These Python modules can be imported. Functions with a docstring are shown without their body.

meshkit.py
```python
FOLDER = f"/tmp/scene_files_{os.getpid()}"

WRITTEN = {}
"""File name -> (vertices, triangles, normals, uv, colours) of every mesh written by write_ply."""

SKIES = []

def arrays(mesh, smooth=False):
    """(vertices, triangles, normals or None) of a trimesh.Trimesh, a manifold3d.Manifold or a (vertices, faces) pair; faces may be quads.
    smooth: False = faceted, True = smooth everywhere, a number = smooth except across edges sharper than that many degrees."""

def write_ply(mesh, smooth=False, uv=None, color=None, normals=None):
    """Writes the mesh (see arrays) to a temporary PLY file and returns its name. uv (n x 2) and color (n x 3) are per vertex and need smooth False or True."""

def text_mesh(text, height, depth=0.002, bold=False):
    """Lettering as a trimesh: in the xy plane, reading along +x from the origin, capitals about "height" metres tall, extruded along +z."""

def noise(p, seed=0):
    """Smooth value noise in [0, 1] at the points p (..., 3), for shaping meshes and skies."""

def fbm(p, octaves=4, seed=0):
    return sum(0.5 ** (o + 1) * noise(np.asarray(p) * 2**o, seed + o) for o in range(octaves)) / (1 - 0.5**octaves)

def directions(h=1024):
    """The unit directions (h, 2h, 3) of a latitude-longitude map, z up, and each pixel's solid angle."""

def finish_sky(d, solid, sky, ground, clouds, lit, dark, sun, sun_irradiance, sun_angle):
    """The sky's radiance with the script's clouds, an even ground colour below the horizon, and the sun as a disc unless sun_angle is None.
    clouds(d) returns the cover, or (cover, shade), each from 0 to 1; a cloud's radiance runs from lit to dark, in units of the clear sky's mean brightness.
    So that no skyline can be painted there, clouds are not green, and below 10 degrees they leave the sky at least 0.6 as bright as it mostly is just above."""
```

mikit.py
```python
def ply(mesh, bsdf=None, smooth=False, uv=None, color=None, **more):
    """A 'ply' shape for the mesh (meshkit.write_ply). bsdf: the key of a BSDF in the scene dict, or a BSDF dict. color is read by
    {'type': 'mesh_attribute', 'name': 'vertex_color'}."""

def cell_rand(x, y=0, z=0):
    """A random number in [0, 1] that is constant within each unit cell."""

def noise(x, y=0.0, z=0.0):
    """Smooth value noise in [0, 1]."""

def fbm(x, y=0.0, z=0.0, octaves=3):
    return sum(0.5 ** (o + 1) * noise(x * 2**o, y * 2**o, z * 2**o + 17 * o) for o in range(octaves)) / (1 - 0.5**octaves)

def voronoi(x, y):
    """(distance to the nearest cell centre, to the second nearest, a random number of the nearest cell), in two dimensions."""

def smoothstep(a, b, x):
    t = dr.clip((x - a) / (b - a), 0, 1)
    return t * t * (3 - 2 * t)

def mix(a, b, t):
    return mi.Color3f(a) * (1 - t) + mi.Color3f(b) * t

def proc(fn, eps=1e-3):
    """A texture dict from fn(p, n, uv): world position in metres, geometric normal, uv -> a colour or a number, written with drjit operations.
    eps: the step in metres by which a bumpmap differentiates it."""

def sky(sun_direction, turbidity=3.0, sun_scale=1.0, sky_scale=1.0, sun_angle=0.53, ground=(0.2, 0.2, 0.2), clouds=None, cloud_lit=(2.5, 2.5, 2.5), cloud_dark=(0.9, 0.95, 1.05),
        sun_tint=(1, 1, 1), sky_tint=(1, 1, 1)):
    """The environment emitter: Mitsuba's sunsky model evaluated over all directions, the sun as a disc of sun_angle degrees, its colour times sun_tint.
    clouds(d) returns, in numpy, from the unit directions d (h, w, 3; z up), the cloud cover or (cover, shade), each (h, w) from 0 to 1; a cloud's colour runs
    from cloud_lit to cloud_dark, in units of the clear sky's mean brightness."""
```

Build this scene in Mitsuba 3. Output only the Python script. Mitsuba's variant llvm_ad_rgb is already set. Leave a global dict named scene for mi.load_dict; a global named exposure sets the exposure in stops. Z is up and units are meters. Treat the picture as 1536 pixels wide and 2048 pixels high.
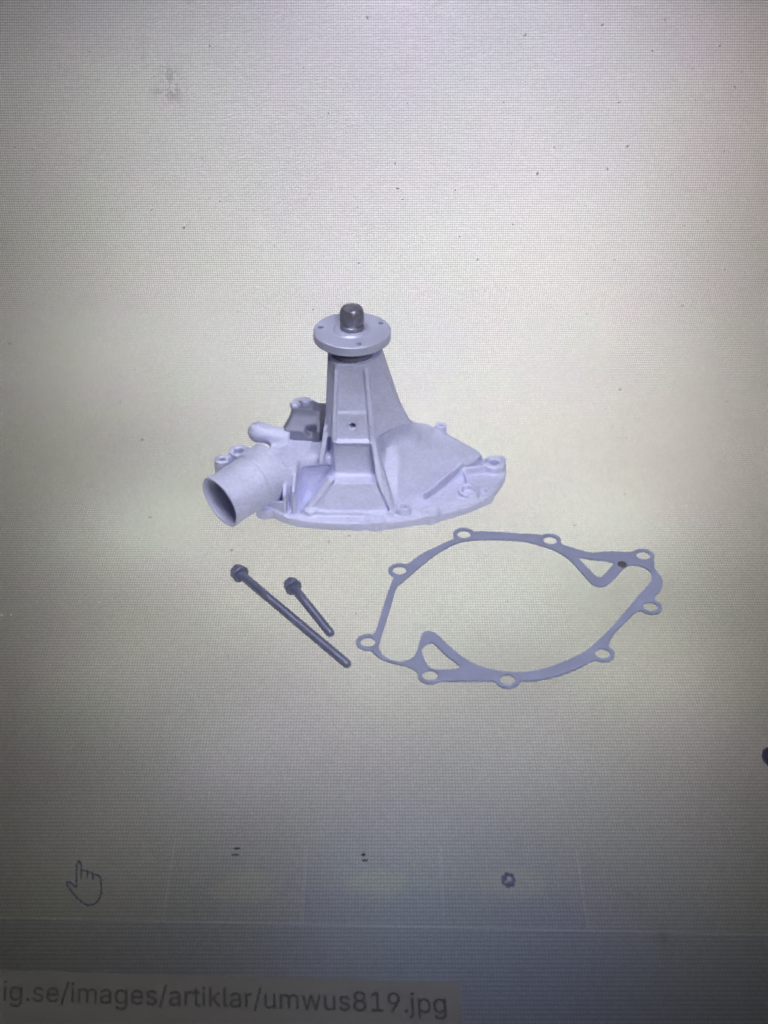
import math, random
import numpy as np, trimesh, drjit as dr, mitsuba as mi, mikit, meshkit
from scipy.spatial import ConvexHull
from shapely.geometry import Polygon, Point, LineString
from shapely import affinity, union_all
from mikit import noise, fbm, smoothstep, cell_rand

T = mi.ScalarTransform4f
random.seed(7); np.random.seed(7)
scene, labels = {}, {}
exposure = 0.0

# ------------------------------------------------------------------ camera
EYE_H, PITCH = 0.66, math.radians(35)
scene['camera'] = {'type': 'thinlens', 'aperture_radius': 0.0015, 'focus_distance': 1.60, 'fov': 40.0, 'fov_axis': 'y', 'near_clip': 0.02, 'far_clip': 50.0,
    'to_world': T().look_at([0, 0, EYE_H], [0, math.cos(PITCH), EYE_H - math.sin(PITCH)], [0, 0, 1])}

# ------------------------------------------------------------------ light: unseen spots behind the panel, unseen lamps for the pump
UNSEEN_BACKLIGHT = [((0.000, 0.840, -0.180), (-0.000, 1.000), (0.0185, 0.0178, 0.0171)), ((0.000, 1.020, -0.280), (-0.000, 1.000), (0.0723, 0.0832, 0.0966)), ((0.000, 1.020, -0.400), (-0.000, 1.000), (0.1159, 0.1009, 0.0574)), ((0.200, 1.020, -0.280), (-0.000, 1.000), (0.0657, 0.0609, 0.0518)), ((-0.200, 1.228, -0.276), (-0.101, 0.995), (0.0522, 0.0580, 0.0564)), ((-0.200, 1.240, -0.395), (-0.101, 0.995), (0.0657, 0.0590, 0.0404)), ((0.000, 1.228, -0.276), (-0.101, 0.995), (0.0182, 0.0256, 0.0437)), ((0.000, 1.240, -0.395), (-0.101, 0.995), (0.0538, 0.0489, 0.0398)), ((0.200, 1.228, -0.276), (-0.101, 0.995), (0.0425, 0.0551, 0.0612)), ((0.200, 1.240, -0.395), (-0.101, 0.995), (0.1232, 0.0923, 0.0635)), ((-0.200, 1.497, -0.199), (-0.445, 0.896), (0.0358, 0.0398, 0.0357)), ((-0.200, 1.550, -0.306), (-0.445, 0.896), (0.0490, 0.0438, 0.0352)), ((0.000, 1.497, -0.199), (-0.445, 0.896), (0.0363, 0.0402, 0.0512)), ((0.000, 1.550, -0.306), (-0.445, 0.896), (0.0437, 0.0390, 0.0351)), ((0.200, 1.497, -0.199), (-0.445, 0.896), (0.0495, 0.0585, 0.0634)), ((0.200, 1.550, -0.306), (-0.445, 0.896), (0.1190, 0.0961, 0.0716)), ((-0.420, 1.808, -0.114), (-0.732, 0.681), (0.0535, 0.0498, 0.0449)), ((-0.200, 1.720, -0.032), (-0.732, 0.681), (0.0323, 0.0348, 0.0336)), ((-0.200, 1.808, -0.114), (-0.732, 0.681), (0.0508, 0.0499, 0.0467)), ((0.000, 1.720, -0.032), (-0.732, 0.681), (0.0293, 0.0289, 0.0359)), ((0.000, 1.808, -0.114), (-0.732, 0.681), (0.0405, 0.0373, 0.0405)), ((0.200, 1.720, -0.032), (-0.732, 0.681), (0.0310, 0.0380, 0.0470)), ((0.200, 1.808, -0.114), (-0.732, 0.681), (0.0706, 0.0660, 0.0645)), ((0.420, 1.808, -0.114), (-0.732, 0.681), (0.1161, 0.0930, 0.0768)), ((-0.200, 1.982, 0.158), (-0.925, 0.380), (0.0682, 0.0665, 0.0737)), ((0.000, 1.779, 0.241), (-0.925, 0.380), (0.0613, 0.0597, 0.0694)), ((0.200, 1.871, 0.203), (-0.925, 0.380), (0.0830, 0.0804, 0.0927)), ((0.000, 0.503, -0.130), (0.000, 1.000), (0.0013, 0.0015, 0.0027)), ((0.090, 0.503, -0.130), (0.000, 1.000), (0.0005, 0.0008, 0.0020)), ((-0.180, 0.587, -0.130), (0.000, 1.000), (0.0018, 0.0019, 0.0015)), ((0.000, 0.587, -0.130), (0.000, 1.000), (0.0039, 0.0051, 0.0060)), ((0.090, 0.587, -0.130), (0.000, 1.000), (0.0015, 0.0019, 0.0025)), ((0.180, 0.587, -0.130), (0.000, 1.000), (0.0017, 0.0020, 0.0017)), ((-0.090, 0.670, -0.130), (0.000, 1.000), (0.0079, 0.0077, 0.0088)), ((0.000, 0.670, -0.130), (0.000, 1.000), (0.0029, 0.0020, 0.0024)), ((0.090, 0.670, -0.130), (0.000, 1.000), (0.0059, 0.0065, 0.0070)), ((0.180, 0.670, -0.130), (0.000, 1.000), (0.0031, 0.0023, 0.0028)), ((-0.180, 0.753, -0.130), (0.000, 1.000), (0.0067, 0.0068, 0.0058)), ((0.000, 0.753, -0.130), (0.000, 1.000), (0.0114, 0.0121, 0.0110)), ((0.180, 0.753, -0.130), (0.000, 1.000), (0.0137, 0.0136, 0.0116)), ((-0.090, 0.837, -0.130), (0.000, 1.000), (0.0100, 0.0100, 0.0091)), ((0.090, 0.837, -0.130), (0.000, 1.000), (0.0103, 0.0124, 0.0105)), ((-0.180, 0.920, -0.130), (0.000, 1.000), (0.0143, 0.0156, 0.0133)), ((0.180, 0.920, -0.130), (0.000, 1.000), (0.0137, 0.0149, 0.0132))]
for k, (p, n, c) in enumerate(UNSEEN_BACKLIGHT):      # place, direction, colour of each unseen spot, set to grade the panel's brightness
    scene[f'unseen_backlight_{k:03d}'] = {'type': 'spot', 'to_world': T().look_at(list(p), [p[0], p[1] + n[0], p[2] + n[1]], [1, 0, 0]), 'cutoff_angle': 66.0, 'beam_width': 12.0,
        'intensity': {'type': 'rgb', 'value': list(c)}}
def lamp(key, at, aim, sx, sy, c):
    scene[key] = {'type': 'rectangle', 'to_world': T().look_at(at, aim, [0.1, 1, 0]).scale([sx, sy, 1]), 'emitter': {'type': 'area', 'radiance': {'type': 'rgb', 'value': c}}}
lamp('unseen_lamp', [-0.35, 0.55, 2.3], [-0.02, 0.97, 0.0], 0.5, 0.4, [14.0, 14.0, 14.5])  # unseen overhead lamp, placed to light the pump's upper faces
lamp('unseen_lamp_001', [0.85, -1.2, 2.0], [0, 0.97, 0.05], 0.6, 0.45, [16.5, 16.5, 17.2])  # unseen front fill, added to brighten the faces towards the viewer
labels['unseen_lamp'] = {'label': 'square white lamp above the pump, out of view, placed to light its upper faces', 'category': 'lamp'}
labels['unseen_lamp_001'] = {'label': 'square white fill lamp behind the viewer, out of view, added to light the pump front', 'category': 'lamp'}

# ------------------------------------------------------------------ materials
def rgb(*c): return {'type': 'rgb', 'value': list(c)}
def principled(tex, rough, metal=0.0, spec=0.5, **kw):
    return {'type': 'twosided', 'bsdf': {'type': 'principled', 'base_color': tex, 'roughness': rough, 'metallic': metal, 'specular': spec, **kw}}

PU, PV = 0.00190, 0.00300          # pixel pitch of the panel across and along
COLS = 2 * math.pi / PU
ROWS = 2 * math.pi / PV
def band(x, a, b, w): return smoothstep(a - w, a + w, x) * (1 - smoothstep(b - w, b + w, x))
DIVIDERS = (-0.1280, -0.0473, 0.0344, 0.1172)
def panel_color(p, n, uv):
    u, v = uv.x, uv.y
    cols, rows = dr.cos(u * COLS), dr.cos(v * ROWS)
    g = (1 - 0.105 * (1 + cols)) * (1 - 0.135 * (1 + rows))
    g *= 0.955 + 0.09 * cell_rand(dr.floor(u / PU), dr.floor(v / PV), 5)
    blot = fbm(u * 26, v * 20, 3.0, 3) - 0.5
    blot2 = fbm(u * 19 + 40, v * 15, 8.0, 3) - 0.5
    r = g * (0.92 + 0.045 * blot); gg = g * (0.92 - 0.02 * blot + 0.03 * blot2); b = g * (0.965 + 0.035 * blot - 0.05 * blot2)
    # the web page shown: a thin pale rule, the bluish band under it, faint cell edges above it
    line = 0.5268 - 0.0277 * u
    below = smoothstep(line + 0.0008, line - 0.0008, v)
    rule = band(v, line - 0.0006, line + 0.0006, 0.0005)
    edges = 0
    for e in DIVIDERS: edges = edges + band(u, e - 0.0004, e + 0.0004, 0.0004)
    cell = band(v, line + 0.001, line + 0.060, 0.003) * edges
    block = band(v, line + 0.001, line + 0.026, 0.004) * band(u, DIVIDERS[1], DIVIDERS[3], 0.001)
    pale = 1 + 0.30 * rule + 0.20 * cell
    oval = 0
    for ox, oy in ((0.0778, 0.5570), (-0.0024, 0.5570), (-0.0823, 0.5550)):
        oval = oval + 1 - smoothstep(0.6, 1.15, dr.sqrt(dr.square((u - ox) / 0.0205) + dr.square((v - oy) / 0.0130)) + 0.35 * (noise(u * 260, v * 200, 4.0) - 0.5))
    r *= pale * (1 - 0.07 * below - 0.05 * block) * (1 + 0.10 * oval); gg *= pale * (1 - 0.05 * below - 0.04 * block) * (1 + 0.095 * oval); b *= pale * (1 - 0.01 * below) * (1 + 0.01 * oval)
    # greasy smudges left on the glass
    for sx, sv, rx, rv, k in ((-0.2301, 1.5715, 0.011, 0.024, 0.26), (-0.2390, 1.5570, 0.013, 0.009, 0.24), (-0.262, 1.60, 0.006, 0.014, 0.07), (0.1604, 0.5175, 0.006, 0.008, 0.16), (0.147, 0.546, 0.005, 0.011, 0.08), (-0.166, 0.578, 0.006, 0.008, 0.08)):
        d2 = dr.square((u - sx + 0.3 * (v - sv)) / rx) + dr.square((v - sv) / rv)
        sm = 1 - k * dr.exp(-d2) * smoothstep(0.35, 0.7, noise(u * 420, v * 300, 9.0) * 0.6 + noise(u * 150, v * 110, 2.0) * 0.5)
        r *= sm; gg *= sm; b *= sm
    return mi.Color3f(r, gg, b)
scene['m_panel'] = {'type': 'principledthin', 'base_color': mikit.proc(panel_color), 'roughness': 0.85, 'diff_trans': 1.975, 'eta': 1.2}

def cast_color(p, n, uv):
    a = fbm(p.x * 90, p.y * 90, p.z * 90, 3)
    b = noise(p.x * 620, p.y * 620, p.z * 620)
    s = 0.85 + 0.17 * a + 0.16 * b
    return mi.Color3f(0.485 * s, 0.50 * s, 0.70 * s)
def cast_bump(p, n, uv): return 0.00022 * noise(p.x * 800, p.y * 800, p.z * 800) + 0.0005 * fbm(p.x * 120, p.y * 120, p.z * 120, 2)
CAST = mikit.proc(cast_color)
scene['m_cast'] = {'type': 'twosided', 'bsdf': {'type': 'bumpmap', 'arbitrary': {'type': 'proc', **{k: v for k, v in mikit.proc(cast_bump, 3e-4).items() if k != 'type'}},
    'scale': 1.0, 'bsdf': {'type': 'principled', 'base_color': CAST, 'roughness': 0.55, 'metallic': 0.15, 'specular': 0.4}}}
def machined(p, n, uv):
    s = 0.92 + 0.12 * noise(p.x * 60, p.y * 60, p.z * 300) + 0.05 * noise(p.x * 700, p.y * 700, p.z * 700)
    return mi.Color3f(0.42 * s, 0.435 * s, 0.61 * s)
scene['m_machined'] = principled(mikit.proc(machined), 0.42, 0.25)
def dark(p, n, uv):
    s = 0.65 + 0.7 * fbm(p.x * 320, p.y * 260, p.z * 260, 3)
    return mi.Color3f(0.20 * s, 0.20 * s, 0.265 * s)
scene['m_dark'] = principled(mikit.proc(dark), 0.32, 0.5)
def bolt_steel(p, n, uv):
    s = 0.7 + 0.6 * fbm(p.x * 300, p.y * 300, p.z * 300, 3)
    return mi.Color3f(0.135 * s, 0.145 * s, 0.235 * s)
scene['m_bolt'] = principled(mikit.proc(bolt_steel), 0.35, 0.4)
def port_metal(p, n, uv):  # the hose port's own dark metal, mottled
    s = 0.8 + 0.4 * fbm(p.x * 150, p.y * 150, p.z * 150, 3)
    return mi.Color3f(0.16 * s, 0.165 * s, 0.25 * s)
scene['m_port'] = principled(mikit.proc(port_metal), 0.5, 0.15)
def gasket_color(p, n, uv):
    s = 0.88 + 0.16 * fbm(p.x * 140, p.y * 140, 1.0, 3) + 0.08 * noise(p.x * 1100, p.y * 1100, 2.0)
    return mi.Color3f(0.205 * s, 0.222 * s, 0.345 * s)
scene['m_gasket'] = principled(mikit.proc(gasket_color), 0.7, 0.0, 0.3)
scene['m_plug'] = principled(rgb(0.05, 0.05, 0.055), 0.6)
scene['m_ink'] = principled(rgb(0.021, 0.020, 0.020), 0.9, 0, 0.0)
scene['m_ink_blue'] = principled(rgb(0.016, 0.016, 0.035), 0.8, 0, 0.1)
scene['m_black'] = principled(rgb(0.012, 0.013, 0.03), 0.5)
scene['m_dust'] = principled(rgb(0.34, 0.335, 0.35), 0.9, 0, 0.1)
scene['m_status'] = {'type': 'principledthin', 'base_color': rgb(0.52, 0.50, 0.465), 'roughness': 0.9, 'diff_trans': 1.86, 'eta': 1.1}

# ------------------------------------------------------------------ helpers
def add(key, mesh, mat, smooth=30, normals=None):
    if key in scene:
        n = 1
        while f'{key}_{n:03d}' in scene: n += 1
        key = f'{key}_{n:03d}'
    if normals is not None:
        path = meshkit.write_ply(mesh, False, None, None, normals=normals)
        scene[key] = {'type': 'ply', 'filename': path, 'face_normals': False, 'bsdf': {'type': 'ref', 'id': mat}}
    else:
        scene[key] = mikit.ply(mesh, mat, smooth=smooth)
    return key
def tag(key, label, category=None, **kw):
    labels[key] = {'label': label, **({'category': category} if category else {}), **kw}

def lathe(profile, n=64, ax=(0, 0, 1), at=(0, 0, 0)):
    """Surface of revolution of (r, h) about ax through at."""
    m = trimesh.creation.revolve(np.array(profile, float), sections=n)
    m.fix_normals()
    m.apply_transform(trimesh.geometry.align_vectors([0, 0, 1], ax))
    m.apply_translation(at)
    return m
def smooth_ring(pts, n=8):
    """Closed Catmull-Rom through the points."""
    p = np.array(pts, float); out = []
    for i in range(len(p)):
        a, b, c, d = p[i - 1], p[i], p[(i + 1) % len(p)], p[(i + 2) % len(p)]
        for t in np.arange(n) / n:
            out.append(0.5 * (2 * b + (c - a) * t + (2 * a - 5 * b + 4 * c - d) * t * t + (3 * b - a - 3 * c + d) * t ** 3))
    return np.array(out)
def slab(poly, z0, z1):
    m = trimesh.util.concatenate([trimesh.creation.extrude_polygon(g, z1 - z0, engine='earcut') for g in getattr(poly, 'geoms', [poly])])
    m.apply_translation([0, 0, z0])
    return m

# ------------------------------------------------------------------ the lit display panel: flat under the parts, sweeping up behind them
Y_BEND, R_BEND = 1.15, 0.50
def profile(s):
    """arc length (= y on the flat) -> (y, z)"""
    if s <= Y_BEND: return s, 0.0
    a = (s - Y_BEND) / R_BEND
    amax = math.radians(72)
    if a <= amax: return Y_BEND + R_BEND * math.sin(a), R_BEND * (1 - math.cos(a))
    r = s - Y_BEND - R_BEND * amax
    return Y_BEND + R_BEND * math.sin(amax) + r * math.cos(amax), R_BEND * (1 - math.cos(amax)) + r * math.sin(amax)
def panel_mesh():
    ss = np.concatenate([np.linspace(0.2, Y_BEND, 12), np.linspace(Y_BEND, Y_BEND + 1.1, 89)[1:]])
    xs = np.linspace(-0.95, 0.95, 20)
    v = np.array([[x, *profile(s)] for s in ss for x in xs]); uv = np.array([[x, s] for s in ss for x in xs])
    k, q = len(xs), []
    for i in range(len(ss) - 1):
        for j in range(k - 1): q.append([i * k + j, i * k + j + 1, (i + 1) * k + j + 1, (i + 1) * k + j])
    return v, np.array(q), uv
pv, pq, puv = panel_mesh()
scene['screen_surface'] = mikit.ply((pv, pq), 'm_panel', smooth=True, uv=puv)
tag('screen_surface', 'pale grey lit display screen with a fine pixel grid, darker towards the bottom', kind='structure')

# ------------------------------------------------------------------ the water pump casting, as a distance field in millimetres
OX, OY = -0.02628713, 0.97094877
GX, GY, GZ, STEP = (-138, 142), (-80, 78), (-3, 134), 1.0
ax = [np.arange(a, b, STEP, dtype=np.float32) for a, b in (GX, GY, GZ)]
X, Y, Z = np.meshgrid(*ax, indexing='ij')
def hull(pts):
    h = ConvexHull(np.array(pts, float))
    eq = np.unique(np.round(h.equations, 4), axis=0).astype(np.float32)
    def f(x, y, z):
        d = None
        for a, b, c, e in eq:
            t = a * x + b * y + c * z + e
            d = t if d is None else np.maximum(d, t)
        return d
    return f
def layers(*ls):
    """Hull of polygons at heights: (z, [(x, y), ...])."""
    return hull([(x, y, z) for z, pl in ls for x, y in pl])
def cyl(p0, p1, r0, r1=None):
    p0, p1 = np.array(p0, np.float32), np.array(p1, np.float32); r1 = r0 if r1 is None else r1
    L = float(np.linalg.norm(p1 - p0)); d = (p1 - p0) / L
    def f(x, y, z):
        a, b, c = x - p0[0], y - p0[1], z - p0[2]
        t = a * d[0] + b * d[1] + c * d[2]
        rad = np.sqrt(np.maximum(a * a + b * b + c * c - t * t, 0))
        return np.maximum(rad - (r0 + (r1 - r0) * np.clip(t / L, 0, 1)), np.maximum(-t, t - L))
    return f
def ball(p, r): return lambda x, y, z: np.sqrt((x - p[0]) ** 2 + (y - p[1]) ** 2 + (z - p[2]) ** 2) - np.float32(r)
def bar(p0, p1, w, top=None):
    """A wall between two points: thickness w, from each point's height down to z0."""
    (x0, y0, a0, b0), (x1, y1, a1, b1) = p0, p1
    d = np.array([x1 - x0, y1 - y0]); n = np.array([-d[1], d[0]]) / np.linalg.norm(d) * w / 2
    return hull([(x + s * n[0], y + s * n[1], z) for x, y, za, zb in (p0, p1) for s in (-1, 1) for z in (za, zb)])
def extr(poly, z0, z1):
    P = np.array(poly, np.float32)
    x, y = X[:, :, 0], Y[:, :, 0]
    d = np.full(x.shape, 1e9, np.float32); inside = np.zeros(x.shape, bool)
    for a, b in zip(P, np.roll(P, -1, 0)):
        e = b - a; wx, wy = x - a[0], y - a[1]
        t = np.clip((wx * e[0] + wy * e[1]) / (e @ e), 0, 1)
        d = np.minimum(d, (wx - e[0] * t) ** 2 + (wy - e[1] * t) ** 2)
        c = (a[1] <= y) != (b[1] <= y)
        with np.errstate(divide='ignore', invalid='ignore'):
            inside ^= c & (x < a[0] + (y - a[1]) / (e[1] if e[1] else 1e-9) * e[0])
    d = np.where(inside, -np.sqrt(d), np.sqrt(d))
    from scipy.ndimage import map_coordinates
    def f(xx, yy, zz):
        if xx.shape == X.shape: dd = d[:, :, None]
        else: dd = map_coordinates(d, [(xx - GX[0]) / STEP, (yy - GY[0]) / STEP], order=1, mode='nearest')
        return np.maximum(dd, np.maximum(z0 - zz, zz - z1))
    return f
def smin(a, b, k):
    h = np.maximum(k - np.abs(a - b), 0) / k
    return np.minimum(a, b) - h * h * k * 0.25

AXY = (1.5, 5.0)
PIPE0, PIPE1 = np.array((-104.5, -49, 23.2)), np.array((-57.5, -5.5, 32.0))
def along(t): return tuple(PIPE0 + (PIPE1 - PIPE0) * t)
base_outline = smooth_ring([(-62, -40), (-45, -50), (-25, -54), (0, -56), (25, -55), (50, -50), (75, -42), (98, -30), (113, -17), (124, 4), (129, 18), (126, 30),
    (112, 38), (85, 50), (40, 60), (0, 62), (-40, 58), (-75, 45), (-98, 24), (-104, 8), (-92, -8), (-75, -25)], 4)
casting = [  # (part, distance function, fillet)
    ('base_flange', extr(base_outline, 0, 8), 2),
    ('volute', layers((5, [(0, -44), (36, -40), (58, -19), (90, 16), (112, 28), (108, 38), (86, 46), (40, 52), (-10, 50)]),
                      (17, [(110, 29), (106, 38), (66, 8)]), (40, [(0, -16), (40, -4), (60, 20), (72, 35), (62, 44), (20, 46), (-10, 40)]), (46, [(0, -10), (36, 0), (46, 30), (0, 40)])), 6),
    ('front_apron', layers((6, [(-40, -44), (36, -44), (36, 0), (-30, 0)]), (32.5, [(-15, -35), (21, -35), (26, 0), (-15, 0)])), 3),
    ('neck', layers((30, [(-13, -23.5), (20, -23.5), (34, 16), (-22, 14)]), (62, [(-14, -19), (17, -19), (32, 20), (-22, 14)])), 4),
    ('neck', layers((129, [(-17, -5), (-11, -14), (12, -14), (22, -4), (25, 12), (16, 25), (-10, 25), (-18, 14)]),
                    (63, [(-20, -10), (-13, -21), (17, -21), (30, -6), (45, 10), (40, 32), (-10, 34), (-22, 20)])), 2),
    ('neck', layers((68, [(20, 4), (42, 10), (38, 28), (10, 30)]), (46, [(20, 2), (54, 14), (50, 36), (10, 36)])), 9),
    ('neck_rib', hull([(11, -13, 127), (14.5, -13, 127), (11, -17.0, 122), (14.5, -17.0, 122), (15, -24.5, 64), (19.5, -24.5, 64), (15, -15, 62), (19.5, -15, 62)]), 1.5),
    ('neck_rib', hull([(-12.5, -13, 127), (-9.5, -13, 127), (-12.5, -16.5, 122), (-9.5, -16.5, 122), (-15.5, -24.0, 64), (-12, -24.0, 64), (-15.5, -15, 62), (-12, -15, 62)]), 1.5),
    ('neck_rib', hull([(15.5, -24, 66), (19, -24, 66), (15.5, -10, 66), (19, -10, 66), (20, -38, 36), (24, -38, 36), (32, -46, 10), (36, -44, 10), (30, -20, 10), (26, -20, 10)]), 1.5),
    ('neck_rib', hull([(-22, -12, 70), (-18, -12, 70), (-21, 5, 70), (-17, 5, 70), (-27, -22, 42), (-23, -22, 42), (-22, 5, 38), (-18, 5, 38)]), 2),
    ('neck_ledge', hull([(-12, -15, 66.5), (15, -15, 66.5), (-12, -25, 64), (15, -25, 64), (-12, -24, 61.5), (15, -24, 61.5), (-12, -15, 59), (15, -15, 59)]), 1.5),
    ('neck_ledge', hull([(-10, -14, 91), (13, -14, 91), (-10, -19.5, 88), (13, -19.5, 88), (-10, -20, 60), (13, -20, 60)]), 1.0),
    ('chamber', layers((1, [(-70, -26), (-52, -40), (-42, -36), (-36, 40), (-78, 34)]), (30, [(-76, -14), (-52, -36), (-44, -30)]), (43, [(-70, -12), (-52, -29), (-44, -25), (-30, 30), (-62, 24)])), 4),
    ('chamber', layers((36, [(-60, -12), (-46, -19), (-14, -14), (-10, 36), (-56, 28)]), (43, [(-56, -8), (-46, -17), (-14, -12), (-10, 36), (-54, 26)])), 3),
    ('chamber', layers((2, [(-40, -16), (0, -16), (0, 40), (-40, 40)]), (42, [(-46, -8), (0, -8), (0, 40), (-46, 30)])), 5),
    ('chamber', hull([(-50, 36, 40), (-18, 34, 40), (-50, 45, 40), (-18, 45, 40), (-49, 38, 65), (-38, 38, 67), (-18, 36, 55), (-49, 44, 65), (-38, 44, 67), (-18, 44, 55)]), 2),
    ('chamber_rib', bar((-46.5, -44, 2, 30), (-44.5, -18, 2, 44.5), 3.0), 1.2),
    ('chamber_rib', bar((-53.5, -44, 2, 26), (-52, -20, 2, 43), 2.8), 1.2),
    ('apron_rib', hull([(-41, -44, 6), (-37, -46, 6), (-41, -44, 10), (-37, -46, 10), (-18, -34, 36), (-13, -36, 36), (-13, -20, 30), (-20, -20, 30), (-30, -20, 6)]), 1.5),
    ('volute_rib', bar((59, -23.5, 4, 15), (92, 15.5, 4, 20), 2.8), 0.8),
    ('volute_rib', bar((98, -14, 4, 12), (93, 14, 4, 15), 2.4), 0.8),
    ('volute_rib', bar((50, -43, 4, 11), (103, -21, 4, 11), 2.4), 0.8),
    ('inlet_pipe', cyl(along(0), along(0.82), 21.8, 22.4), 2),
    ('inlet_pipe', cyl(along(0.54), along(0.84), 23.8, 24.6), 1.5),
    ('inlet_pipe', cyl(along(0.0), along(0.06), 22.5, 22.5), 1.0),
    ('mounting_ear', layers((12, [(-112, -2), (-92, -6), (-76, 4), (-70, 22), (-100, 22)]), (31, [(-110, -1), (-92, -4), (-78, 6), (-76, 18), (-98, 18)])), 3),
    ('boss', cyl((-106, -2, 6), (-106, -2, 35), 7.0), 1.5),
    ('boss', cyl((-93, 8, 8), (-93, 8, 37), 9.0), 1.5),
    ('boss', cyl((-79, 18, 48.5), (-52, 14, 43), 7.8, 8.4), 4),
    ('boss', ball((-77.5, 17.6, 48.2), 8.6), 2),
    ('boss', cyl((74, 37, 30), (74, 37, 43.5), 5.0), 1.5),
    ('boss', cyl((119, 24, 0), (119, 24, 15), 10.0), 2),
    ('boss', cyl((96, -13, 0), (96, -13, 12), 9.0), 1.5),
    ('boss', cyl((-33, -43, 0), (-33, -43, 13), 5.0), 1.5),
    ('boss', cyl((42, -40, 0), (42, -40, 14), 6.5), 1.5),
    ('boss', cyl((108, -12, 0), (108, -12, 9), 8.5), 3),
    ('boss', cyl((20, -50, 0), (20, -50, 9.5), 7.0), 3),
    ('boss', cyl((64, -41, 0), (64, -41, 9.5), 7.0), 3),
    ('boss', cyl((124, 32, 0), (124, 32, 13), 6.0), 2),
    ('volute_rib', bar((93, 13, 4, 16), (118, 20, 4, 15), 2.6), 0.8),
    ('apron_rib', bar((-30, -44, 6, 12), (34, -46, 6, 12), 2.4), 1.0),
    ('chamber_rib', bar((-66, -34, 2, 14), (-54, -42, 2, 20), 2.6), 1.0),
    ('boss', cyl((-70, -33, 0), (-70, -33, 9), 8.0), 2),
]
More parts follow.
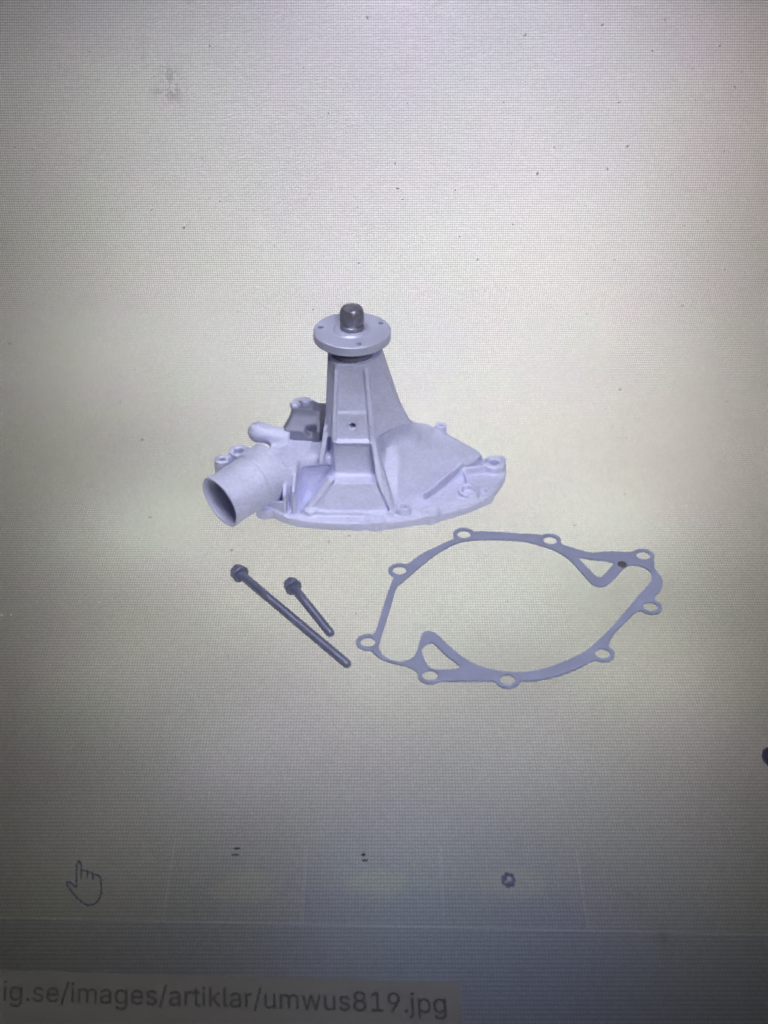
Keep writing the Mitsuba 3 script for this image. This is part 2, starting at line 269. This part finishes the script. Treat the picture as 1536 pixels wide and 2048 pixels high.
holes = [cyl(along(-0.1), along(0.82), 19.6), cyl((1.6, -60, 75), (1.6, 0, 77), 2.3), cyl((-63, -16, 46), (-63, -16, 70), 2.4),
    cyl((119, 24, 6), (119, 24, 30), 4.2), cyl((96, -13, 8), (96, -13, 30), 5.2), cyl((-106, -2, 20), (-106, -2, 60), 2.8), cyl((-93, 8, 26), (-93, 8, 60), 4.0),
    cyl((42, -40, 10), (42, -40, 30), 2.6), cyl((108, -12, 6), (108, -12, 30), 3.6), ball((109, 26, 12), 5.0), cyl((74, 37, 40), (74, 37, 60), 2.0),
    hull([(-100.5, -20, 14), (-98, -20, 14), (-100.5, 2, 14), (-98, 2, 14), (-100.5, -20, 60), (-98, -20, 60), (-100.5, 2, 60), (-98, 2, 60)])]
S = None
for _, f, k in casting:
    d = f(X, Y, Z).astype(np.float32)
    S = d if S is None else smin(S, d, np.float32(k))
for f in holes:
    S = -smin(-S, f(X, Y, Z), np.float32(1.2))
S = np.maximum(S, -Z)
def surface_nets(S, origin, step):
    ins = S < 0
    n = np.array(S.shape) - 1
    corner = [(i, j, k) for i in (0, 1) for j in (0, 1) for k in (0, 1)]
    sl = lambda A, c: A[c[0]:c[0] + n[0], c[1]:c[1] + n[1], c[2]:c[2] + n[2]]
    cnt = sum(sl(ins, c).astype(np.int8) for c in corner)
    cells = np.argwhere((cnt > 0) & (cnt < 8))
    acc, num = np.zeros((len(cells), 3)), np.zeros(len(cells))
    for a in range(8):
        for b in range(a + 1, 8):
            ca, cb = np.array(corner[a]), np.array(corner[b])
            if np.abs(ca - cb).sum() != 1: continue
            va, vb = S[tuple((cells + ca).T)], S[tuple((cells + cb).T)]
            m = (va < 0) != (vb < 0)
            t = np.where(m, va / np.where(m, va - vb, 1), 0)
            acc += np.where(m[:, None], ca + (cb - ca) * t[:, None], 0); num += m
    verts = (cells + acc / num[:, None]) * step + np.array(origin)
    idx = -np.ones(tuple(n), np.int64); idx[tuple(cells.T)] = np.arange(len(cells))
    quads = []
    for d in range(3):
        e = [0, 0, 0]; e[d] = 1
        A = ins[:S.shape[0] - e[0], :S.shape[1] - e[1], :S.shape[2] - e[2]]; B = ins[e[0]:, e[1]:, e[2]:]
        p = np.argwhere(A != B); u, w = (d + 1) % 3, (d + 2) % 3
        p = p[(p[:, u] > 0) & (p[:, w] > 0) & (p[:, u] < n[u]) & (p[:, w] < n[w])]
        eu, ew = np.eye(3, dtype=int)[u], np.eye(3, dtype=int)[w]
        q = np.stack([idx[tuple(x.T)] for x in (p - eu - ew, p - ew, p, p - eu)], 1)
        up = A[tuple(p.T)]
        quads.append(np.where(up[:, None], q, q[:, ::-1]))
    return verts, np.vstack(quads)
cv, cq = surface_nets(S, (GX[0], GY[0], GZ[0]), STEP)
cf = np.vstack([cq[:, [0, 1, 2]], cq[:, [0, 2, 3]]])
m = trimesh.Trimesh(cv, cf, process=False)
m = trimesh.smoothing.filter_taubin(m, lamb=0.5, nu=0.52, iterations=3)
cv = np.array(m.vertices); cn = np.zeros_like(cv)
fn = np.cross(cv[cf[:, 1]] - cv[cf[:, 0]], cv[cf[:, 2]] - cv[cf[:, 0]])
for k in range(3): np.add.at(cn, cf[:, k], fn)
cn /= np.linalg.norm(cn, axis=1, keepdims=True) + 1e-12
cen = cv[cf].mean(1)
D = np.stack([f(cen[:, 0], cen[:, 1], cen[:, 2]) for _, f, _ in casting], 1)
owner = D.argmin(1)
order = D.argsort(1)
adj = trimesh.graph.face_adjacency(cf)
name_id = np.array([sorted({c[0] for c in casting}).index(c[0]) for c in casting])
for _ in range(3):                 # stray islands go to the part they sit in
    key_of = np.array([name_id[i] * 1000 if casting[i][0] in ('neck', 'chamber', 'inlet_pipe', 'neck_ledge') else name_id[i] * 1000 + i + 1 for i in range(len(casting))])[owner]
    same_part = key_of[adj[:, 0]] == key_of[adj[:, 1]]
    comp = trimesh.graph.connected_component_labels(adj[same_part], node_count=len(cf))
    size = np.bincount(comp); best = {}
    for c, k in {(a, b) for a, b in zip(comp, key_of)}: best[k] = max(best.get(k, (0, 0)), (size[c], c))
    stray = np.array([best[k][1] != c and size[c] < 0.3 * best[k][0] for c, k in zip(comp, key_of)])
    if not stray.any(): break
    nb = {}
    for a, b in adj[~same_part]:
        for u, v_ in ((a, b), (b, a)):
            if stray[u]: nb.setdefault(comp[u], []).append(owner[v_])
    for c, l in nb.items(): owner[comp == c] = max(set(l), key=l.count)
def to_world(v): return np.asarray(v) * 0.001 + np.array([OX, OY, 0.0003])
PUMP = 'water_pump'
groups = {}
for i, (name, _, _) in enumerate(casting):
    same = {'neck', 'chamber', 'inlet_pipe', 'neck_ledge'}
    groups.setdefault(name if name in same else (name, i), []).append(i)
for gname, ids in groups.items():
    name = gname if isinstance(gname, str) else gname[0]
    sel = np.isin(owner, ids)
    if sel.sum() < 8: continue
    used, inv = np.unique(cf[sel], return_inverse=True)
    add(f'{PUMP}__{name}', (to_world(cv[used]), inv.reshape(-1, 3)), 'm_cast', normals=cn[used])
tag(PUMP, 'cast metal water pump with tall neck, round hub flange and open inlet pipe', 'water pump')

# dark seal and spindle, hub flange
def w(m):
    m = m.copy(); m.vertices = to_world(m.vertices); return m
cx, cy = AXY
add(f'{PUMP}__seal', w(lathe([(0, 127), (15.5, 127), (16.8, 128), (16.8, 132), (15.8, 133), (14.5, 133.5), (14.5, 137), (13.0, 138), (11, 138.5), (11, 144), (0, 144)], 48, at=(cx, cy, 0))), 'm_dark')
tag(f'{PUMP}__seal', 'black seal ring under the hub flange')
import manifold3d as m3
def man(tm): return m3.Manifold(m3.Mesh(np.asarray(tm.vertices, np.float32), np.asarray(tm.faces, np.uint32)))
disc = man(lathe([(0, 141.2), (28.8, 141.2), (30.2, 142.3), (30.2, 148.6), (29.4, 149.4), (15, 149.4), (13.5, 150.6), (0, 150.6)], 96, at=(cx, cy, 0)))
for a in (172, 283, 25, 80):
    disc -= m3.Manifold.cylinder(20, 2.2, 2.2, 20).translate([cx + 24.5 * math.cos(math.radians(a)), cy + 24.5 * math.sin(math.radians(a)), 138])
dm = disc.to_mesh()
hub = add(f'{PUMP}__hub_flange', w(trimesh.Trimesh(dm.vert_properties[:, :3], dm.tri_verts, process=False)), 'm_machined')
tag(hub, 'round flat hub flange with small bolt holes')
sp = add(f'{PUMP}__shaft', w(lathe([(0, 150), (9.4, 150), (9.4, 154), (8.7, 154.6), (8.7, 156.4), (9.4, 157), (9.4, 163), (9.0, 166), (7.6, 168.3), (5.0, 169.3), (0, 169.5)], 48, at=(cx, cy, 0))), 'm_dark')
tag(sp, 'dark shaft end with rounded tip above the flange')
# angled hose port behind the deck
port = layers((41, [(-64, 12), (-26, 8), (-20, 38), (-56, 42)]), (52, [(-56, 13), (-26, 10)]), (64, [(-46, 26), (-26, 24), (-22, 38), (-46, 40)]))
gx = [np.arange(a, b, 1.0, dtype=np.float32) for a, b in ((-72, -12), (0, 50), (34, 76))]
PX, PY, PZ = np.meshgrid(*gx, indexing='ij')
Sp = port(PX, PY, PZ)
Sp = smin(Sp, hull([(-50, 24, 58), (-30, 22, 58), (-50, 38, 58), (-30, 38, 58), (-50, 26, 66), (-32, 24, 66), (-50, 38, 66), (-32, 38, 66)])(PX, PY, PZ), np.float32(3))
Sp = -smin(-Sp, cyl((-34, 0, 50), (-34, 16, 53), 4.5)(PX, PY, PZ), np.float32(1.5))
av, aq = surface_nets(Sp, (-72, 0, 34), 1.0)
pt = add(f'{PUMP}__hose_port', trimesh.smoothing.filter_taubin(trimesh.Trimesh(to_world(av), np.vstack([aq[:, [0, 1, 2]], aq[:, [0, 2, 3]]]), process=False), iterations=4), 'm_port', smooth=True)
tag(pt, 'dark angled hose port at the back of the deck')
for (bx, by, bz, br, bh) in ((-47, 30, 64, 4.4, 5), (-38, 33, 64, 4.2, 6), (-28, 26, 51, 3.6, 6)):
    add(f'{PUMP}__hose_port__bolt', w(lathe([(0, bz), (br, bz), (br, bz + bh - 1), (br - 1, bz + bh), (0, bz + bh)], 6, at=(bx, by, 0))), 'm_cast', smooth=False)

# ------------------------------------------------------------------ gasket: a flat cut sheet with ears and bolt holes
GO = (0.0937403, 0.8154645)
OUT = [(-37.2, 88.2), (-22.0, 97.1), (-2.8, 96.5), (14.5, 94.7), (31.7, 92.3), (45.4, 81.5), (55.9, 74.8), (68.9, 69.1), (81.1, 70.8), (96.4, 69.9), (104.1, 69.9), (115.4, 60.0), (115.2, 50.2), (116.4, 44.6), (118.7, 36.4), (118.1, 29.7), (115.2, 21.6), (111.0, 15.8), (106.3, 7.2), (100.9, -1.9), (93.3, -3.9), (84.5, -14.6), (74.8, -27.0), (69.5, -36.8), (66.7, -46.5), (61.9, -53.6), (53.4, -59.5), (41.7, -67.6), (28.7, -74.5), (13.0, -79.5), (0.7, -80.1), (-7.7, -81.7), (-16.0, -80.1), (-29.7, -80.1), (-54.0, -80.1), (-61.6, -77.9), (-68.3, -72.6), (-76.6, -65.3), (-85.8, -61.8), (-95.1, -57.1), (-102.1, -48.8), (-103.0, -40.4), (-100.7, -29.5), (-98.3, -19.6), (-93.5, 5.9), (-87.7, 32.4), (-84.3, 43.3), (-73.2, 57.2), (-64.5, 67.1), (-50.5, 78.6)]
INN = [(-20.8, 86.4), (-3.4, 86.7), (17.2, 84.7), (30.5, 78.6), (41.8, 71.4), (50.9, 60.0), (59.0, 41.9), (64.2, 30.2), (69.6, 26.4), (75.6, 28.3), (83.5, 37.8), (89.9, 47.4), (95.7, 53.0), (102.5, 53.0), (108.7, 49.3), (111.5, 43.3), (110.7, 35.1), (106.1, 27.0), (96.7, 13.7), (86.3, -1.9), (74.2, -19.6), (60.9, -36.8), (50.0, -48.8), (36.5, -58.3), (21.8, -66.4), (6.0, -71.0), (-7.7, -70.8), (-22.8, -66.4), (-34.7, -58.3), (-43.6, -47.6), (-51.0, -36.8), (-56.3, -28.8), (-61.8, -26.5), (-65.8, -29.0), (-67.6, -36.8), (-71.0, -51.2), (-75.0, -57.1), (-82.7, -60.2), (-90.5, -57.1), (-95.9, -50.0), (-97.2, -41.7), (-93.6, -22.1), (-89.5, -1.9), (-84.5, 24.3), (-79.4, 32.4), (-71.7, 43.3), (-61.3, 57.2), (-49.0, 71.4), (-34.8, 82.9)]
W1 = [(58.0, 62.8), (67.9, 60.8), (82.0, 58.0), (83.7, 54.4), (77.7, 44.6), (72.8, 38.3), (68.7, 39.2), (63.3, 50.2)]
W2 = [(-61.3, -39.7), (-57.4, -40.4), (-50.0, -52.4), (-40.4, -64.1), (-42.1, -67.6), (-50.6, -68.7), (-59.7, -67.6), (-64.2, -60.6), (-66.7, -48.8), (-65.3, -42.9)]
HOLES = [(-30.0, 93.8), (38.1, 85.8), (109.0, 65.6), (104.7, 2.0), (62.2, -51.2), (-7.6, -79.0), (-61.5, -74.5), (-105.4, -38.5), (-81.8, 46.6)]
PLUG = (90.7, 53.5)
body = Polygon(smooth_ring(OUT, 5)).buffer(0)
body = union_all([body] + [Point(h).buffer(8.6, 24) for h in HOLES])
body = body.buffer(2.5).buffer(-5.0).buffer(2.5) if False else body.buffer(3.0, 12).buffer(-3.0, 12)
body = body.difference(Polygon(smooth_ring(INN, 5)).buffer(0))
for wnd in (W1, W2): body = body.difference(Polygon(smooth_ring(wnd, 4)).buffer(0))
for h in HOLES: body = body.difference(Point(h).buffer(5.5, 24))
body = affinity.scale(body, 0.001, 0.001, origin=(0, 0)); body = affinity.translate(body, *GO)
gk = add('gasket__sheet', slab(body, 0.0004, 0.0019), 'm_gasket', smooth=False)
tag('gasket', 'flat blue-grey pump gasket with round bolt ears and a large open centre', 'gasket')
rivet = lathe([(0, 0.0017), (0.0036, 0.0017), (0.0036, 0.0024), (0.0030, 0.0029), (0, 0.0030)], 32, at=(GO[0] + PLUG[0] * 0.001, GO[1] + PLUG[1] * 0.001, 0))
add('gasket__rivet', rivet, 'm_plug')
tag('gasket__rivet', 'small black dot on the sheet by its right window')

# ------------------------------------------------------------------ two bolts lying on the screen
def make_bolt(key, a, b, r, head_r, head_h, thread_from):
    a, b = np.array(a), np.array(b); L = np.linalg.norm(b - a); d = (b - a) / L
    M = np.eye(4); M[:3, :3] = trimesh.geometry.align_vectors([0, 0, 1], d)[:3, :3]; M[:3, 3] = a
    def put(m): m = m.copy(); m.apply_transform(M); return m
    prof = [(0, 0), (head_r * 0.80, 0), (head_r * 0.92, head_h * 0.12), (head_r * 0.92, head_h * 0.8), (head_r * 0.80, head_h * 0.86), (0, head_h * 0.86)]
    hx = trimesh.creation.revolve(np.array(prof), sections=6); hx.fix_normals()
    add(f'{key}__head', put(hx), 'm_bolt', smooth=20)
    add(f'{key}__washer', put(lathe([(0, head_h * 0.82), (head_r, head_h * 0.82), (head_r * 1.04, head_h * 0.92), (head_r, head_h * 1.05), (0, head_h * 1.05)], 36)), 'm_bolt')
    # threaded shank: one helical surface
    nz, nt = int(L / 0.00028), 28
    zz = np.linspace(head_h, L, nz); th = np.linspace(0, 2 * np.pi, nt, endpoint=False)
    Zg, Tg = np.meshgrid(zz, th, indexing='ij'); pitch = 0.0016
    ph = (Zg / pitch - Tg / (2 * np.pi)) % 1.0
    on = np.clip((Zg - thread_from * L) / 0.004, 0, 1)
    R = r * (1 - 0.16 * on * np.abs(2 * ph - 1)) * (1 - 0.25 * np.clip((Zg - L + 0.002) / 0.002, 0, 1))
    v = np.stack([R * np.cos(Tg), R * np.sin(Tg), Zg], -1).reshape(-1, 3)
    i, j = np.meshgrid(np.arange(nz - 1), np.arange(nt), indexing='ij')
    q = np.stack([i * nt + j, i * nt + (j + 1) % nt, (i + 1) * nt + (j + 1) % nt, (i + 1) * nt + j], -1).reshape(-1, 4)
    tri = np.vstack([q[:, [0, 1, 2]], q[:, [0, 2, 3]]])
    e = len(v); v = np.vstack([v, [[0, 0, L]]]); last = (nz - 1) * nt
    tri = np.vstack([tri, [[last + k, last + (k + 1) % nt, e] for k in range(nt)]])
    add(f'{key}__shank', put(trimesh.Trimesh(v, tri, process=False)), 'm_bolt', smooth=50)
make_bolt('bolt', (-0.1136, 0.8557, 0.0068), (-0.0250, 0.7491, 0.0040), 0.0034, 0.0066, 0.0075, 0.30)
tag('bolt', 'long dark threaded bolt lying left of the shorter bolt, below the pipe', 'bolt', group='loose bolts')
make_bolt('bolt_001', (-0.0716, 0.8404, 0.0068), (-0.0380, 0.7824, 0.0040), 0.0034, 0.0064, 0.0075, 0.30)
tag('bolt_001', 'short dark threaded bolt lying between the long bolt and the gasket', 'bolt', group='loose bolts')

# ------------------------------------------------------------------ what the display shows along its lower edge
def strip(pts, w, z0=0.0004, z1=0.0007):
    return slab(LineString(pts).buffer(w / 2, 6), z0, z1)
TILT = -0.0345
def frame(x0, y0, sx, sy, tilt=TILT, lean=0.0):
    """Flat drawing coordinates -> the screen."""
    def f(p): p = np.asarray(p, float); return np.stack([x0 + p[..., 0] * sx + p[..., 1] * sy * lean, y0 + p[..., 1] * sy + p[..., 0] * sx * tilt], -1)
    return f
status = Polygon([(-0.30, 0.4990), (0.0421, 0.4885), (0.0411, 0.40), (-0.30, 0.40)])
scene['status_bar__sheet'] = mikit.ply(slab(status, 0.0003, 0.00035), 'm_status', smooth=False)
tag('status_bar', 'dim brownish address box in the bottom left corner of the screen', 'status bar')
txt = meshkit.text_mesh('ig.se/images/artiklar/umwus819.jpg', 1.0, 1.0)
v = np.array(txt.vertices); x0, x1 = v[:, 0].min(), v[:, 0].max()
WID = 0.2420
q = np.stack([-0.2081 + (v[:, 0] - x0) / (x1 - x0) * WID - 0.0012 * v[:, 1] - (0.0021 * (1 - (v[:, 0] - x0) / (x1 - x0)) - 0.0010) * v[:, 1], 0.4765 + v[:, 1] * 0.0125 - (v[:, 0] - x0) / (x1 - x0) * WID * 0.0345, 0.0005 + 0.0002 * v[:, 2]], -1)
add('status_bar__lettering', trimesh.Trimesh(q, txt.faces, process=False), 'm_ink', smooth=False)
tag('status_bar__lettering', 'grey web address ending in a picture file name')

# pointing hand cursor, in pixels of the photograph's lower left (x right, y up)
cu = frame(-0.1887, 0.5535, 0.000285, 0.00037, lean=-0.17)
hand = [[(24, 4), (24, 50), (28, 58), (33, 54), (34, 22)], [(36, 38), (47, 38), (47, 24)], [(48, 35), (58, 34), (59, 20)], [(60, 30), (68, 30), (75, 24), (76, -8), (70, -22), (60, -30), (48, -32), (36, -26), (24, -16), (12, -2), (4, 8), (4, 13), (11, 14), (20, 6), (24, 2)]]
shape = union_all([LineString(cu(l)).buffer(0.00042, 6) for l in hand])
add('hand_cursor', slab(shape, 0.0004, 0.0007), 'm_ink_blue', smooth=False)
tag('hand_cursor', 'dark outline of a pointing hand cursor at the lower left of the screen', 'cursor')

# small page icons, mostly washed out
def icon(key, poly, mat='m_icon'): return add(key, slab(poly, 0.0004, 0.0006), mat, smooth=False)
def blob(x, y, rx, ry): return affinity.scale(Point(x, y).buffer(1.0, 10), rx, ry)
scene['m_icon'] = principled(rgb(0.030, 0.030, 0.038), 0.9, 0, 0.0)
scene['m_icon_blue'] = principled(rgb(0.05, 0.055, 0.10), 0.9, 0, 0.0)
i0 = icon('page_icon', union_all([blob(-0.0897, 0.5845, 0.0022, 0.0009), blob(-0.0901, 0.5795, 0.0024, 0.0007)]))
tag(i0, 'tiny dark double dash icon on the screen right of the hand cursor', 'icon')
i1 = icon('page_icon', union_all([blob(-0.0125, 0.5795, 0.0014, 0.0012), blob(-0.0115, 0.5752, 0.0018, 0.0009)]))
tag(i1, 'tiny dark two-dot icon on the screen above the middle of the rule line', 'icon')
ring = union_all([Point(0.0031 * math.cos(t), 0.0031 * math.sin(t)).buffer(0.00145, 8) for t in np.arange(7) * 2 * math.pi / 7] + [Point(0, 0).buffer(0.0031, 16)])
ring = ring.difference(Point(0.0005, 0.0006).buffer(0.0016, 12)).difference(Point(-0.0016, -0.0010).buffer(0.0008, 8))
i2 = icon('page_icon', affinity.translate(affinity.scale(ring, 1, 1.35), 0.0741, 0.560), 'm_icon_blue')
tag(i2, 'small blue rotor-shaped icon in a pale oval near the bottom of the screen', 'icon')
# black ring-shaped button at the right edge
rb = trimesh.creation.revolve(np.array([(0, 0.0004), (0.0078, 0.0004), (0.0082, 0.0010), (0.0078, 0.0014), (0.0060, 0.0014), (0.0054, 0.0009), (0, 0.0009)]), sections=40)
rb.fix_normals(); rb.apply_transform(np.diag([1, 1.28, 1, 1])); rb.apply_translation([0.2554, 0.661, 0])
add('round_button', rb, 'm_black')
tag('round_button', 'black round button cut off by the right edge of the picture', 'button')

# ------------------------------------------------------------------ dust on the screen
SPECKS = [(0.3007, 1.2815), (-0.0258, 1.343), (0.0149, 1.4415), (0.0196, 1.4275), (0.0756, 1.4395), (-0.2101, 1.391), (-0.0208, 0.8115), (-0.1897, 1.6095), (0.1537, 1.6215), (0.3064, 1.638), (0.3663, 1.6095), (0.3816, 1.563), (0.2623, 1.4935), (0.3512, 1.334), (-0.3204, 1.603), (-0.018, 1.6405), (0.0118, 1.473), (0.2395, 1.466), (0.2382, 1.6325), (0.0968, 1.3475), (0.1643, 1.46), (0.1297, 1.5455), (0.255, 1.5455), (0.2926, 1.604), (-0.1201, 0.89), (-0.1904, 0.935), (-0.243, 1.1185), (-0.2132, 1.0535), (-0.3661, 1.2225), (-0.2377, 1.178), (-0.1024, 0.85), (-0.1106, 0.7635), (0.2045, 1.0745), (0.2204, 1.1415)]
rng = np.random.default_rng(11)
pts = [(x, s, rng.uniform(0.0009, 0.0017)) for x, s in SPECKS]
for _ in range(120):
    pts.append((rng.uniform(-0.42, 0.42), rng.uniform(0.80, 1.66), rng.choice([0.0004, 0.0005, 0.0007, 0.001])))
fl = []
for x, s_, r in pts:
    y, z = profile(s_); y2, z2 = profile(s_ + 1e-3); t = np.array([0, y2 - y, z2 - z]) / 1e-3; n = np.array([0, -t[2], t[1]])
    f = trimesh.creation.icosphere(subdivisions=1, radius=1.0)
    v = np.array(f.vertices) * (1 + 0.45 * (rng.random((len(f.vertices), 1)) - 0.5)); a = rng.uniform(0, np.pi)
    e1 = math.cos(a) * np.array([1, 0, 0]) + math.sin(a) * t; e2 = -math.sin(a) * np.array([1, 0, 0]) + math.cos(a) * t
    v = np.array([x, y, z]) + n * 0.0002 + r * (v[:, :1] * e1 * 1.3 + v[:, 1:2] * e2 * 0.75 + v[:, 2:] * n * 0.3)
    fl.append(trimesh.Trimesh(v, f.faces, process=False))
add('dust', trimesh.util.concatenate(fl), 'm_dust', smooth=True)
tag('dust', 'grey dust specks scattered over the screen', 'dust', kind='stuff')
